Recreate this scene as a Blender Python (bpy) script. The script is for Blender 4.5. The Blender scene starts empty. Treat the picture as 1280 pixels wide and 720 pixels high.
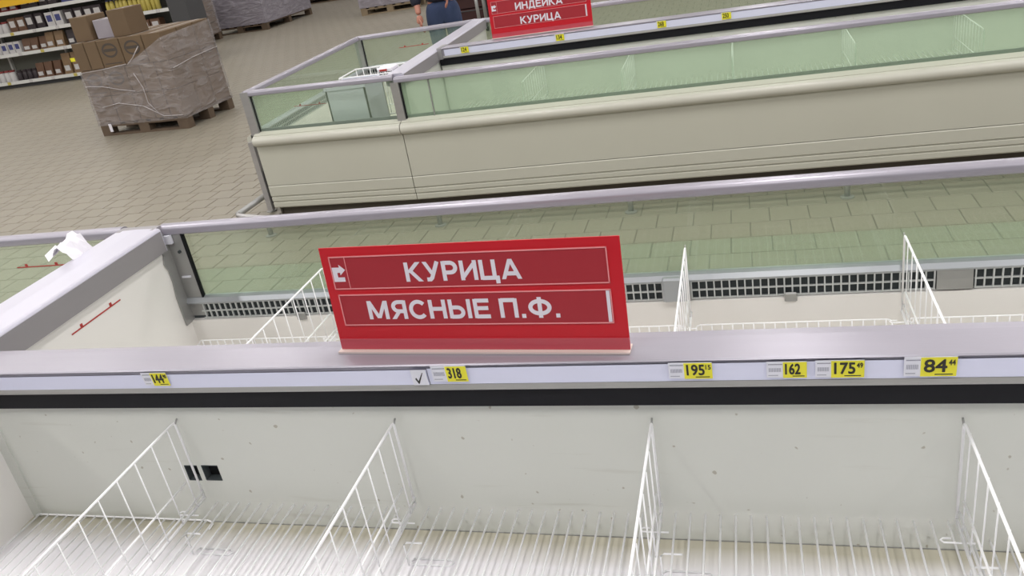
import bpy, math, random
from mathutils import Vector, Matrix
random.seed(7)
S = bpy.context.scene
C = S.collection

# ------------------------------------------------------------ camera
cam_d = bpy.data.cameras.new('camera'); cam = bpy.data.objects.new('camera', cam_d); C.objects.link(cam)
cam_d.sensor_width = 36.0; cam_d.lens = 1045.5448 / 1280 * 36.0
cam_d.clip_start = 0.02; cam_d.clip_end = 200
R = Matrix(((0.96032635, 0.04398642, 0.27538789),
            (0.22739289, 0.44817072, -0.86454351),
            (-0.16144897, 0.89286516, 0.42038795)))
cam.matrix_world = Matrix.Translation((0, 0, 1.7356)) @ R.to_4x4()
S.camera = cam

# ------------------------------------------------------------ world, lamps, exposure
w = bpy.data.worlds.new('world'); S.world = w; w.use_nodes = True
w.node_tree.nodes['Background'].inputs[0].default_value = (0.93, 0.95, 1.0, 1)
w.node_tree.nodes['Background'].inputs[1].default_value = 0.30
S.view_settings.view_transform = 'Standard'; S.view_settings.look = 'None'
S.view_settings.exposure = -0.17; S.view_settings.gamma = 1.0
S.view_settings.use_curve_mapping = False
def lamp(x, y, power=60.0):
    l = bpy.data.lights.new('ceiling_tube', 'AREA'); l.shape = 'RECTANGLE'
    l.size = 0.22; l.size_y = 1.5; l.energy = power; l.color = (1.0, 0.975, 0.95)
    o = bpy.data.objects.new('ceiling_tube', l); C.objects.link(o); o.location = (x, y, 4.45)
for ix in range(-7, 4):
    for iy in range(7):
        lamp(ix * 2.45 + 0.3, -0.6 + iy * 3.35, 52.0 if iy < 2 else (34.0 if iy < 3 else 29.0))

# ------------------------------------------------------------ materials
def mat(name, col, rough=0.5, metal=0.0, noise=0.0, nscale=8.0, bump=0.0, bscale=60.0, spec=0.5,
        dark=None, island=0.0, coords='Object', stretch=(1, 1, 1)):
    m = bpy.data.materials.new(name); m.use_nodes = True
    nt = m.node_tree; b = nt.nodes['Principled BSDF']
    b.inputs['Base Color'].default_value = (*col, 1)
    b.inputs['Roughness'].default_value = rough; b.inputs['Metallic'].default_value = metal
    b.inputs['Specular IOR Level'].default_value = spec
    tc = nt.nodes.new('ShaderNodeTexCoord'); mp = nt.nodes.new('ShaderNodeMapping')
    mp.inputs['Scale'].default_value = stretch
    nt.links.new(tc.outputs[coords], mp.inputs[0])
    cur = None
    if noise > 0 or island > 0:
        nz = nt.nodes.new('ShaderNodeTexNoise'); nz.inputs['Scale'].default_value = nscale
        nz.inputs['Detail'].default_value = 5
        nt.links.new(mp.outputs[0], nz.inputs['Vector'])
        mx = nt.nodes.new('ShaderNodeMix'); mx.data_type = 'RGBA'
        dk = dark if dark else tuple(c * 0.6 for c in col)
        mx.inputs[6].default_value = (*col, 1); mx.inputs[7].default_value = (*dk, 1)
        mr = nt.nodes.new('ShaderNodeMapRange'); mr.inputs[1].default_value = 0.35; mr.inputs[2].default_value = 0.75
        mr.inputs[3].default_value = 0.0; mr.inputs[4].default_value = noise
        nt.links.new(nz.outputs[0], mr.inputs[0])
        fac = mr.outputs[0]
        if island > 0:
            g = nt.nodes.new('ShaderNodeNewGeometry'); oi = nt.nodes.new('ShaderNodeObjectInfo')
            a = nt.nodes.new('ShaderNodeMath'); a.operation = 'ADD'
            nt.links.new(g.outputs['Random Per Island'], a.inputs[0]); nt.links.new(oi.outputs['Random'], a.inputs[1])
            f = nt.nodes.new('ShaderNodeMath'); f.operation = 'FRACT'; nt.links.new(a.outputs[0], f.inputs[0])
            mm = nt.nodes.new('ShaderNodeMath'); mm.operation = 'MULTIPLY_ADD'
            nt.links.new(f.outputs[0], mm.inputs[0]); mm.inputs[1].default_value = island
            nt.links.new(fac, mm.inputs[2]); fac = mm.outputs[0]
        nt.links.new(fac, mx.inputs[0]); nt.links.new(mx.outputs[2], b.inputs['Base Color'])
    if bump > 0:
        n2 = nt.nodes.new('ShaderNodeTexNoise'); n2.inputs['Scale'].default_value = bscale
        nt.links.new(mp.outputs[0], n2.inputs['Vector'])
        bp = nt.nodes.new('ShaderNodeBump'); bp.inputs['Strength'].default_value = bump
        bp.inputs['Distance'].default_value = 0.01
        nt.links.new(n2.outputs[0], bp.inputs['Height']); nt.links.new(bp.outputs[0], b.inputs['Normal'])
    return m
def glass(name, tint, refl=1.0, haze=0.0):
    m = bpy.data.materials.new(name); m.use_nodes = True; nt = m.node_tree
    nt.nodes.remove(nt.nodes['Principled BSDF']); out = nt.nodes['Material Output']
    t = nt.nodes.new('ShaderNodeBsdfTransparent'); t.inputs[0].default_value = (*tint, 1)
    g = nt.nodes.new('ShaderNodeBsdfGlossy'); g.inputs['Roughness'].default_value = 0.03
    g.inputs[0].default_value = (0.9, 1, 0.92, 1)
    f = nt.nodes.new('ShaderNodeFresnel')
    gm = nt.nodes.new('ShaderNodeNewGeometry'); mr = nt.nodes.new('ShaderNodeMapRange')   # thin pane: both faces reflect like the outer one
    mr.inputs[3].default_value = 1.45; mr.inputs[4].default_value = 1/1.45
    nt.links.new(gm.outputs['Backfacing'], mr.inputs[0]); nt.links.new(mr.outputs[0], f.inputs[0])
    k = nt.nodes.new('ShaderNodeMath'); k.operation = 'MULTIPLY'; k.inputs[1].default_value = refl
    x = nt.nodes.new('ShaderNodeMixShader')
    nt.links.new(f.outputs[0], k.inputs[0]); nt.links.new(k.outputs[0], x.inputs[0])
    dfu = nt.nodes.new('ShaderNodeBsdfDiffuse'); dfu.inputs[0].default_value = (0.62, 0.76, 0.60, 1)
    hz = nt.nodes.new('ShaderNodeMixShader'); hz.inputs[0].default_value = haze
    nt.links.new(t.outputs[0], hz.inputs[1]); nt.links.new(dfu.outputs[0], hz.inputs[2])
    nt.links.new(hz.outputs[0], x.inputs[1]); nt.links.new(g.outputs[0], x.inputs[2])
    nt.links.new(x.outputs[0], out.inputs[0]); return m
def film(name, col, alpha):
    m = bpy.data.materials.new(name); m.use_nodes = True; nt = m.node_tree; b = nt.nodes['Principled BSDF']
    b.inputs['Base Color'].default_value = (*col, 1); b.inputs['Roughness'].default_value = 0.28
    tc = nt.nodes.new('ShaderNodeTexCoord'); n = nt.nodes.new('ShaderNodeTexNoise'); n.inputs['Scale'].default_value = 4.0
    n.inputs['Distortion'].default_value = 1.8; n.inputs['Detail'].default_value = 3
    mp = nt.nodes.new('ShaderNodeMapping'); mp.inputs['Scale'].default_value = (0.7, 0.7, 2.4); mp.inputs['Rotation'].default_value = (0.3, 0.25, 0)
    nt.links.new(tc.outputs['Object'], mp.inputs[0]); nt.links.new(mp.outputs[0], n.inputs[0])
    r = nt.nodes.new('ShaderNodeMapRange'); r.inputs[1].default_value = 0.4; r.inputs[2].default_value = 0.7
    r.inputs[3].default_value = alpha * 0.8; r.inputs[4].default_value = min(1, alpha * 1.5)
    nt.links.new(n.outputs[0], r.inputs[0]); nt.links.new(r.outputs[0], b.inputs['Alpha'])
    bp = nt.nodes.new('ShaderNodeBump'); bp.inputs['Strength'].default_value = 0.7; bp.inputs['Distance'].default_value = 0.04
    nt.links.new(n.outputs[0], bp.inputs['Height']); nt.links.new(bp.outputs[0], b.inputs['Normal'])
    return m
M = {}
M['tile'] = mat('floor_tile', (0.285, 0.256, 0.205), 0.42, noise=0.35, nscale=1.3, dark=(0.245, 0.222, 0.18), island=0.35)
M['grout'] = mat('grout', (0.19, 0.172, 0.14), 0.9, noise=0.3)
M['enamel'] = mat('cream_enamel', (0.54, 0.535, 0.46), 0.42, noise=0.25, nscale=3, dark=(0.48, 0.47, 0.40))
M['bumper'] = mat('cream_plastic_bumper', (0.60, 0.59, 0.52), 0.3, noise=0.15, nscale=5)
def liner_mat():
    m = mat('white_liner', (0.63, 0.64, 0.60), 0.45, noise=0.35, nscale=3.0, dark=(0.56, 0.57, 0.53))
    nt = m.node_tree; b = nt.nodes['Principled BSDF']; src = b.inputs['Base Color'].links[0].from_socket
    tc = nt.nodes.new('ShaderNodeTexCoord'); mp = nt.nodes.new('ShaderNodeMapping')
    mp.inputs['Rotation'].default_value = (0, 0.75, 0); mp.inputs['Scale'].default_value = (1.2, 1.0, 16.0)
    n = nt.nodes.new('ShaderNodeTexNoise'); n.inputs['Scale'].default_value = 2.2; n.inputs['Detail'].default_value = 7
    nt.links.new(tc.outputs['Object'], mp.inputs[0]); nt.links.new(mp.outputs[0], n.inputs[0])
    r = nt.nodes.new('ShaderNodeMapRange'); r.inputs[1].default_value = 0.62; r.inputs[2].default_value = 0.72
    r.inputs[4].default_value = 0.32
    v = nt.nodes.new('ShaderNodeTexNoise'); v.inputs['Scale'].default_value = 60; v.inputs['Detail'].default_value = 0
    nt.links.new(tc.outputs['Object'], v.inputs[0])
    r2 = nt.nodes.new('ShaderNodeMapRange'); r2.inputs[1].default_value = 0.80; r2.inputs[2].default_value = 0.84
    nt.links.new(v.outputs[0], r2.inputs[0])
    ad = nt.nodes.new('ShaderNodeMath'); ad.operation = 'ADD'; ad.use_clamp = True
    nt.links.new(n.outputs[0], r.inputs[0]); nt.links.new(r.outputs[0], ad.inputs[0]); nt.links.new(r2.outputs[0], ad.inputs[1])
    mx = nt.nodes.new('ShaderNodeMix'); mx.data_type = 'RGBA'; mx.inputs[7].default_value = (0.40, 0.38, 0.32, 1)
    nt.links.new(ad.outputs[0], mx.inputs[0]); nt.links.new(src, mx.inputs[6]); nt.links.new(mx.outputs[2], b.inputs['Base Color'])
    return m
M['liner'] = liner_mat()
M['liner_lit'] = mat('lit_white_liner', (0.84, 0.82, 0.80), 0.45, noise=0.2, nscale=3.0, dark=(0.76, 0.74, 0.69))  # same liner, whitened: stronger light on end and inner walls painted into the colour
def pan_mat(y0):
    m = mat('beige_to_white_pan', (0.55, 0.52, 0.42), 0.5, noise=0.3, nscale=6)
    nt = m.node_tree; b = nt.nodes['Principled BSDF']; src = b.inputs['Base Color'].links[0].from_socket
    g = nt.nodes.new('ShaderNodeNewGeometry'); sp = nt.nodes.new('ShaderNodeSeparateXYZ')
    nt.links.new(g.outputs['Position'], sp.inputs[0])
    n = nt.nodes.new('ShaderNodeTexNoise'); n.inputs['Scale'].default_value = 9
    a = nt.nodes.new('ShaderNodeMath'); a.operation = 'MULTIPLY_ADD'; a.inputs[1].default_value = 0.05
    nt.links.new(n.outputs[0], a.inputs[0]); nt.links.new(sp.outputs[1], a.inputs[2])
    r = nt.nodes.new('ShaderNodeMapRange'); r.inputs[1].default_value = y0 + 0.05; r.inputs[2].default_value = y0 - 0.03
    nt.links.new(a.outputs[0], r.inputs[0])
    mx = nt.nodes.new('ShaderNodeMix'); mx.data_type = 'RGBA'; mx.inputs[7].default_value = (0.96, 0.94, 0.98, 1)  # pan colour blends from beige by the spine wall to white towards the front
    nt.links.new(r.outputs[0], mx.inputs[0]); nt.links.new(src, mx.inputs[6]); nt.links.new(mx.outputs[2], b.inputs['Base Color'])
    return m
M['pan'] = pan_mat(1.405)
M['pan_far'] = mat('steel_pan', (0.6, 0.58, 0.52), 0.5)
M['lilac'] = mat('lilac_grey_anodised_trim', (0.385, 0.365, 0.425), 0.32, metal=0.30, noise=0.12, nscale=2, bump=0.03, bscale=30, stretch=(1, 14, 14))
M['lilac_light'] = mat('light_lilac_cap', (0.60, 0.585, 0.68), 0.33, metal=0.25, noise=0.12, nscale=2)
M['lilac_dark'] = mat('grey_trim_side', (0.30, 0.285, 0.30), 0.5, metal=0.1)
M['alu'] = mat('brushed_aluminium', (0.50, 0.49, 0.50), 0.32, metal=0.65, noise=0.2, nscale=4, stretch=(1, 8, 8))
M['steel'] = mat('grey_galvanised_steel', (0.37, 0.37, 0.365), 0.42, metal=0.45, noise=0.35, nscale=9)
M['chrome'] = mat('polished_lip', (0.40, 0.42, 0.45), 0.34, metal=0.5)
M['strip'] = mat('blue_white_paper', (0.74, 0.75, 0.93), 0.45, noise=0.2, nscale=4, dark=(0.66, 0.68, 0.86))
M['edge'] = mat('grey_edge', (0.40, 0.39, 0.38), 0.4, metal=0.2)
M['black'] = mat('black_rubber', (0.006, 0.006, 0.009), 0.6, spec=0.25)
M['plinth'] = mat('brown_grey_plinth', (0.11, 0.095, 0.075), 0.7, noise=0.3)
M['void'] = mat('black_recess', (0.006, 0.006, 0.008), 0.9)
M['wire'] = mat('white_coated_wire', (0.93, 0.93, 0.95), 0.35)
M['grille'] = mat('grey_white_grille', (0.55, 0.57, 0.57), 0.4)
M['gap'] = mat('dark_duct', (0.05, 0.06, 0.065), 0.8)
M['redline'] = mat('red_print', (0.42, 0.035, 0.03), 0.5)
M['signred'] = mat('sign_red', (0.56, 0.008, 0.02), 0.35)
M['insert'] = mat('dark_red_card', (0.37, 0.018, 0.03), 0.45)
M['frame'] = mat('clear_pink_edge', (0.80, 0.30, 0.32), 0.25)
M['foot'] = mat('clear_cream_plastic', (0.74, 0.62, 0.58), 0.2)
M['signwhite'] = mat('sign_white', (0.76, 0.72, 0.80), 0.4)
M['yellow'] = mat('yellow_card', (0.82, 0.76, 0.03), 0.5)
M['ink'] = mat('dark_ink', (0.02, 0.018, 0.015), 0.6)
M['greyink'] = mat('grey_ink', (0.35, 0.35, 0.42), 0.6)
M['card'] = mat('white_card', (0.76, 0.76, 0.84), 0.45)
M['paper'] = mat('white_tissue', (0.82, 0.80, 0.86), 0.6, bump=0.3, bscale=40)
M['carton'] = mat('brown_cardboard', (0.165, 0.108, 0.06), 0.7, noise=0.4, nscale=3, island=0.2)
M['tape'] = mat('darker_print', (0.07, 0.055, 0.045), 0.6)
M['wood'] = mat('dark_pallet_wood', (0.13, 0.09, 0.06), 0.8, noise=0.5, nscale=12)
M['wood2'] = mat('pale_pallet_wood', (0.30, 0.23, 0.15), 0.8, noise=0.5, nscale=12)
M['film'] = film('stretch_film', (0.56, 0.52, 0.53), 0.30)
M['film_dense'] = film('dense_stretch_film', (0.40, 0.37, 0.43), 0.75)
M['goods'] = mat('grey_goods', (0.36, 0.33, 0.37), 0.5, noise=0.3)
M['goods2'] = mat('beige_goods', (0.38, 0.33, 0.29), 0.5, noise=0.3)
M['white'] = mat('white_metal', (0.72, 0.72, 0.70), 0.4)
M['darkgrey'] = mat('dark_grey_panel', (0.07, 0.07, 0.075), 0.6)
M['shadowgrey'] = mat('shelf_back_grey', (0.20, 0.20, 0.17), 0.7)
M['bin'] = mat('grey_blue_plastic', (0.66, 0.68, 0.76), 0.5)
M['lip_red'] = mat('clear_lip_over_red', (0.52, 0.075, 0.10), 0.2)
M['denim'] = mat('blue_denim', (0.025, 0.04, 0.10), 0.85, noise=0.6, nscale=7, dark=(0.06, 0.09, 0.18), bump=0.1)
M['jacket'] = mat('black_navy_cloth', (0.012, 0.013, 0.028), 0.8)
M['skin'] = mat('skin', (0.50, 0.22, 0.16), 0.55)
M['hair'] = mat('dark_hair', (0.03, 0.02, 0.015), 0.7, bump=0.5, bscale=90)
M['shoe'] = mat('black_shoe', (0.015, 0.015, 0.015), 0.5)
M['green'] = mat('green_leaf', (0.05, 0.12, 0.03), 0.6, noise=0.5, nscale=20)
M['maroon'] = mat('dark_maroon_crate', (0.05, 0.014, 0.014), 0.6, noise=0.4)
M['concrete'] = mat('painted_wall', (0.5, 0.49, 0.46), 0.8, noise=0.3)
M['ceil'] = mat('pale_ceiling', (0.6, 0.6, 0.58), 0.8, noise=0.2)
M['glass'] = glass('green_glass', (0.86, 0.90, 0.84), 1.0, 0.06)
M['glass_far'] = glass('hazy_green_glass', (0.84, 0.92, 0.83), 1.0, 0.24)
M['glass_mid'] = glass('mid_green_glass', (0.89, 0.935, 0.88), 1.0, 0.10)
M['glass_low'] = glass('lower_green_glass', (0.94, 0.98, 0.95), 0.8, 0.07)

# ------------------------------------------------------------ mesh helper
class MB:
    def __init__(s): s.v = []; s.f = []
    def quad(s, *p):
        i = len(s.v); s.v += [Vector(q) for q in p]; s.f.append(tuple(range(i, i + len(p)))); return s
    def box(s, x0, x1, y0, y1, z0, z1):
        i = len(s.v)
        s.v += [Vector(p) for p in ((x0,y0,z0),(x1,y0,z0),(x1,y1,z0),(x0,y1,z0),(x0,y0,z1),(x1,y0,z1),(x1,y1,z1),(x0,y1,z1))]
        s.f += [tuple(i + k for k in q) for q in ((0,3,2,1),(4,5,6,7),(0,1,5,4),(1,2,6,5),(2,3,7,6),(3,0,4,7))]; return s
    def cbox(s, x0, x1, y0, y1, z0, z1, c=0.01):
        # box with chamfered upright and top edges
        def ring(d, z): return [(x0+d,y0+c if d==0 else y0+d,z),(x0+c if d==0 else x0+d,y0+d,z),(x1-c if d==0 else x1-d,y0+d,z),(x1-d,y0+c if d==0 else y0+d,z),
                                (x1-d,y1-c if d==0 else y1-d,z),(x1-c if d==0 else x1-d,y1-d,z),(x0+c if d==0 else x0+d,y1-d,z),(x0+d,y1-c if d==0 else y1-d,z)]
        rings = [ring(0, z0), ring(0, z1 - c), [(min(max(p[0], x0+c), x1-c), min(max(p[1], y0+c), y1-c), z1) for p in ring(0, z1)]]
        i = len(s.v)
        for r in rings: s.v += [Vector(p) for p in r]
        for k in range(2):
            for j in range(8):
                a = i + k*8 + j; b = i + k*8 + (j+1) % 8
                s.f.append((a, b, b+8, a+8))
        s.f.append(tuple(i + 16 + j for j in range(8))); s.f.append(tuple(i + 7 - j for j in range(8))); return s
    def prism(s, prof, f):
        # prof: closed list of 2D points, f(p, t) -> 3D for t in 0,1
        n = len(prof); i = len(s.v)
        for t in (0, 1): s.v += [Vector(f(p, t)) for p in prof]
        for k in range(n):
            j = (k + 1) % n; s.f.append((i+k, i+j, i+n+j, i+n+k))
        s.f.append(tuple(i + n - 1 - k for k in range(n))); s.f.append(tuple(i + n + k for k in range(n))); return s
    def tube(s, pts, r, n=6):
        pts = [Vector(p) for p in pts]; i = len(s.v); m = len(pts)
        for k, p in enumerate(pts):
            d = (pts[min(k+1, m-1)] - pts[max(k-1, 0)]).normalized()
            u = d.cross(Vector((0, 0, 1)) if abs(d.z) < 0.9 else Vector((1, 0, 0))).normalized(); w_ = d.cross(u)
            rr = r[k] if isinstance(r, (list, tuple)) else r
            for a in range(n):
                t = 2*math.pi*a/n; s.v.append(p + rr*(math.cos(t)*u + math.sin(t)*w_))
        for k in range(m-1):
            for a in range(n):
                b = (a+1) % n; s.f.append((i+k*n+a, i+k*n+b, i+(k+1)*n+b, i+(k+1)*n+a))
        s.f.append(tuple(i+n-1-a for a in range(n))); s.f.append(tuple(i+(m-1)*n+a for a in range(n))); return s
    def ellipsoid(s, c, r, n=12, m=8):
        i = len(s.v); c = Vector(c)
        for a in range(m+1):
            t = math.pi*a/m
            for b in range(n):
                p = 2*math.pi*b/n; s.v.append(c + Vector((r[0]*math.sin(t)*math.cos(p), r[1]*math.sin(t)*math.sin(p), r[2]*math.cos(t))))
        for a in range(m):
            for b in range(n):
                q = (b+1) % n; s.f.append((i+a*n+b, i+(a+1)*n+b, i+(a+1)*n+q, i+a*n+q))
        return s
    def mesh(s, name, m, smooth=False, origin=None):
        me = bpy.data.meshes.new(name); o = origin or Vector()
        me.from_pydata([tuple(v - o) for v in s.v], [], s.f)
        if m: me.materials.append(m)
        if smooth:
            me.polygons.foreach_set('use_smooth', [True]*len(me.polygons))
        me.update(); return me
    def build(s, name, m, parent=None, smooth=False, local=False, bevel=0.0):
        org = Vector() if (parent is None or local) else world_loc(parent)
        o = bpy.data.objects.new(name, s.mesh(name, m, smooth, org)); C.objects.link(o); o.parent = parent
        if bevel > 0:
            b = o.modifiers.new('bevel', 'BEVEL'); b.width = bevel; b.segments = 3; b.limit_method = 'ANGLE'
            o.data.polygons.foreach_set('use_smooth', [True]*len(o.data.polygons))
            try:
                o.modifiers.new('wn', 'WEIGHTED_NORMAL').keep_sharp = False
            except Exception: pass
        return o
def world_loc(o):
    p = Vector()
    while o: p = p + o.location; o = o.parent
    return p
def tag(o, label=None, cat=None, group=None, kind=None):
    if label: o['label'] = label
    if cat: o['category'] = cat
    if group: o['group'] = group
    if kind: o['kind'] = kind
    return o
def thing(name, loc, label, cat, group=None, rot=(0, 0, 0)):
    o = bpy.data.objects.new(name, None); C.objects.link(o); o.location = loc; o.rotation_euler = rot
    o.empty_display_size = 0.1
    return tag(o, label, cat, group)
def copy_tree(o, parent=None):
    c = o.copy(); C.objects.link(c); c.parent = parent
    for ch in list(o.children): copy_tree(ch, c)
    return c
def textmesh(s, size, m, parent, name, loc, rot, width=None, offset=0.0, align='LEFT', ext=0.0004):
    cu = bpy.data.curves.new('txt', 'FONT'); cu.body = s; cu.size = size; cu.align_x = align
    cu.extrude = ext; cu.resolution_u = 3
    t = bpy.data.objects.new('txt', cu); C.objects.link(t)
    bpy.context.view_layer.update()
    dg = bpy.context.evaluated_depsgraph_get()
    me = bpy.data.meshes.new_from_object(t.evaluated_get(dg)); bpy.data.objects.remove(t)
    xs = [v.co.x for v in me.vertices]; ys = [v.co.y for v in me.vertices]
    x0, x1 = min(xs), max(xs); y0, y1 = min(ys), max(ys)
    sx = (width/(x1-x0)) if width else 1.0
    for v in me.vertices: v.co.x = (v.co.x - x0)*sx
    if offset > 0: # heavier strokes: the same outline laid down eight times round a small circle
        base = [tuple(v.co) for v in me.vertices]; fc = [tuple(p.vertices) for p in me.polygons]; V = []; F = []
        for q in range(8):
            a = q*math.pi/4; n0 = len(V)
            V += [(x+offset*math.cos(a), y+offset*math.sin(a), z+q*0.00003) for x, y, z in base]; F += [tuple(i+n0 for i in f) for f in fc]
        me = bpy.data.meshes.new(name); me.from_pydata(V, [], F)
    me.materials.clear(); me.materials.append(m)
    o = bpy.data.objects.new(name, me); C.objects.link(o); o.parent = parent; o.location = loc; o.rotation_euler = rot
    return o

# ------------------------------------------------------------ floor, walls, ceiling
TP = 0.197
fl = MB().box(-18, 6, -3, 24, -0.08, -0.004).build('floor', M['grout']); fl['kind'] = 'structure'
tile_me = MB().cbox(-0.0955, 0.0955, -0.0935, 0.0935, -0.006, 0.0, 0.0015).mesh('tile', M['tile'])
cells = []
for r in range(-8, 100):
    yc = 4.325 + (r - 4) * 0.1925
    if yc < 2.6 or yc > 23.8: continue
    off = (0.1 if r % 2 == 0 else 0.0)
    for k in range(-91, 26):
        cells.append((0.007 + off + (k + 0.5) * TP, yc))
def seen(c):
    return 3.62 < c[1] < 5.4 and -4.0 < c[0] < 1.7
near = sorted([c for c in cells if seen(c)], key=lambda c: c[0]**2 + c[1]**2)[:298]
ns = set(near)
for c in near:
    o = bpy.data.objects.new('tile', tile_me); C.objects.link(o); o.parent = fl; o.location = (c[0], c[1], 0)
tv = MB()
for c in cells:
    if c in ns or c[0] < -17.5: continue
    h = 0.0955; g = 0.0935; x, y = c
    i = len(tv.v)
    for (a, b, z) in ((-h,-g,-.005),(h,-g,-.005),(h,g,-.005),(-h,g,-.005),(-h+.0015,-g+.0015,0),(h-.0015,-g+.0015,0),(h-.0015,g-.0015,0),(-h+.0015,g-.0015,0)):
        tv.v.append((x+a, y+b, z))
    tv.f += [(i+4,i+5,i+6,i+7),(i,i+1,i+5,i+4),(i+1,i+2,i+6,i+5),(i+2,i+3,i+7,i+6),(i+3,i,i+4,i+7)]
tv.v = [Vector(p) for p in tv.v]
o = tv.build('far_tiles', M['tile'], fl); o['kind'] = 'stuff'
for nm, b in dict(wall_back=(-18, 6, 24, 24.2, 0, 5), wall_left=(-18.2, -18, -3, 24, 0, 5)).items():
    MB().box(*b).build(nm, M['concrete'])['kind'] = 'structure'
MB().box(-18, 6, -3, 24, 5.0, 5.15).build('ceiling', M['ceil'])['kind'] = 'structure'

# ------------------------------------------------------------ freezer island pieces
def side(root, A, B, n, zr, seg=None, low=True, posts=(), ridge=True, panel_breaks=(), lines=(), joint_x=None, zfloor=0.39, gl='glass'):
    """one long side of a freezer: A,B plan points on the glass plane, n outward unit vector; A->B keeps outward on the right"""
    A = Vector((A[0], A[1], 0)); B = Vector((B[0], B[1], 0)); n = Vector((n[0], n[1], 0)); D = B - A; Ln = D.length; d = D / Ln
    def f(p, t): return (A + d*(Ln*t) + n*p[0] + Vector((0, 0, p[1])))
    def fs(a, b): return lambda p, t: (A + d*(a + (b-a)*t) + n*p[0] + Vector((0, 0, p[1])))
    # inner wall
    MB().prism([(-0.035,zfloor-0.05),(0.045,zfloor-0.05),(0.045,0.54),(-0.035,0.532)], f).build('inner_wall', M['liner_lit'], root)
    # duct behind the grille + lip
    MB().prism([(-0.018,0.533),(-0.002,0.533),(-0.002,0.60),(-0.018,0.60)], f).build('air_duct', M['gap'], root)
    MB().prism([(0.0,0.541),(0.05,0.541),(0.05,0.590),(0.006,0.604),(0.0,0.604)], f).build('body_top', M['enamel'], root)
    MB().prism([(-0.032,0.597),(-0.034,0.603),(-0.024,0.617),(-0.01,0.623),(-0.003,0.623),(-0.003,0.597)], f).build('glass_lip', M['chrome'], root, smooth=False)
    segs = seg if seg else [(0.02, Ln-0.02)]
    for (a, b) in segs:
        g = MB(); k = a; st = 0.0225
        while k < b:
            g.prism([(-0.030,0.536),(-0.024,0.536),(-0.024,0.598),(-0.030,0.598)], fs(k, k+0.004)); k += st
        for z in (0.536, 0.564, 0.594): g.prism([(-0.029,z),(-0.023,z),(-0.023,z+0.004),(-0.029,z+0.004)], fs(a, b))
        o = g.build('air_grille', M['grille'], root); o['kind'] = 'stuff'
    prev = None
    for (a, b) in sorted(segs):
        if prev is not None and a - prev > 0.03:
            MB().prism([(-0.036,0.538),(-0.02,0.538),(-0.02,0.598),(-0.030,0.598),(-0.034,0.57)], fs(prev+0.004, a-0.003)).build('joint_cover', M['steel'], root)
        prev = b
    MB().prism([(-0.003,0.60),(0.003,0.60),(0.003,zr-0.015),(-0.003,zr-0.015)], f).build('glass_pane', M[gl], root)
    if low: MB().prism([(-0.013,0.62),(-0.009,0.62),(-0.009,0.722),(-0.013,0.722)], f).build('lower_pane', M['glass_low'], root)
    # top rail, rounded
    rp = []
    for k in range(9):
        t = math.pi*k/8; rp.append((0.024*math.cos(t), zr-0.016+0.016*math.sin(t)))
    rp += [(-0.024, zr-0.032), (-0.019, zr-0.036), (0.019, zr-0.036), (0.024, zr-0.032)]
    MB().prism(rp, f).build('top_rail', M['lilac'], root, smooth=True).modifiers.new('e', 'EDGE_SPLIT').split_angle = math.radians(40)
    # bumper
    bp = [(0.0,0.52)]
    for k in range(9):
        t = -math.pi/2 + math.pi*k/8; bp.append((0.055+0.032*math.cos(t), 0.553+0.033*math.sin(t)))
    bp += [(0.0,0.590)]
    brk = [0.0] + [b for b in panel_breaks] + [Ln]
    for a, b in zip(brk[:-1], brk[1:]):
        ga = 0.003 if a > 0 else 0; gb = 0.003 if b < Ln else 0
        MB().prism(bp, fs(a+ga, b-gb)).build('bumper', M['bumper'], root, smooth=True).modifiers.new('e', 'EDGE_SPLIT').split_angle = math.radians(40)
        MB().prism([(0.03,0.245),(0.052,0.245),(0.052,0.53),(0.03,0.53)], fs(a+ga, b-gb)).build('front_panel', M['enamel'], root)
        sk = [(0.02,0.085),(0.046,0.085),(0.050,0.092),(0.050,0.120),(0.044,0.125),(0.044,0.129),(0.052,0.134),(0.052,0.158),(0.046,0.163),(0.046,0.167),(0.054,0.172),(0.054,0.236),(0.050,0.241),(0.02,0.241)]
        MB().prism(sk, fs(a+ga, b-gb)).build('ribbed_skirt', M['enamel'], root)
    MB().prism([(-0.02,0.0),(-0.012,0.0),(-0.012,0.09),(-0.02,0.09)], f).build('recessed_base', M['plinth'], root)
    for (x, zz, L) in lines: # red load limit print on the inner face of the glass
        m = MB(); a, b = x, x + L
        m.prism([(-0.006,zz),(-0.0045,zz),(-0.0045,zz+0.004),(-0.006,zz+0.004)], fs(a, b))
        for q in (a+0.2*L, a+0.8*L):
            m.prism([(-0.006,zz+0.004),(-0.0045,zz+0.004),(-0.0045,zz+0.014),(-0.006,zz+0.014)], fs(q-0.006, q+0.006))
        m.build('load_line', M['redline'], root)
    return f

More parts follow.
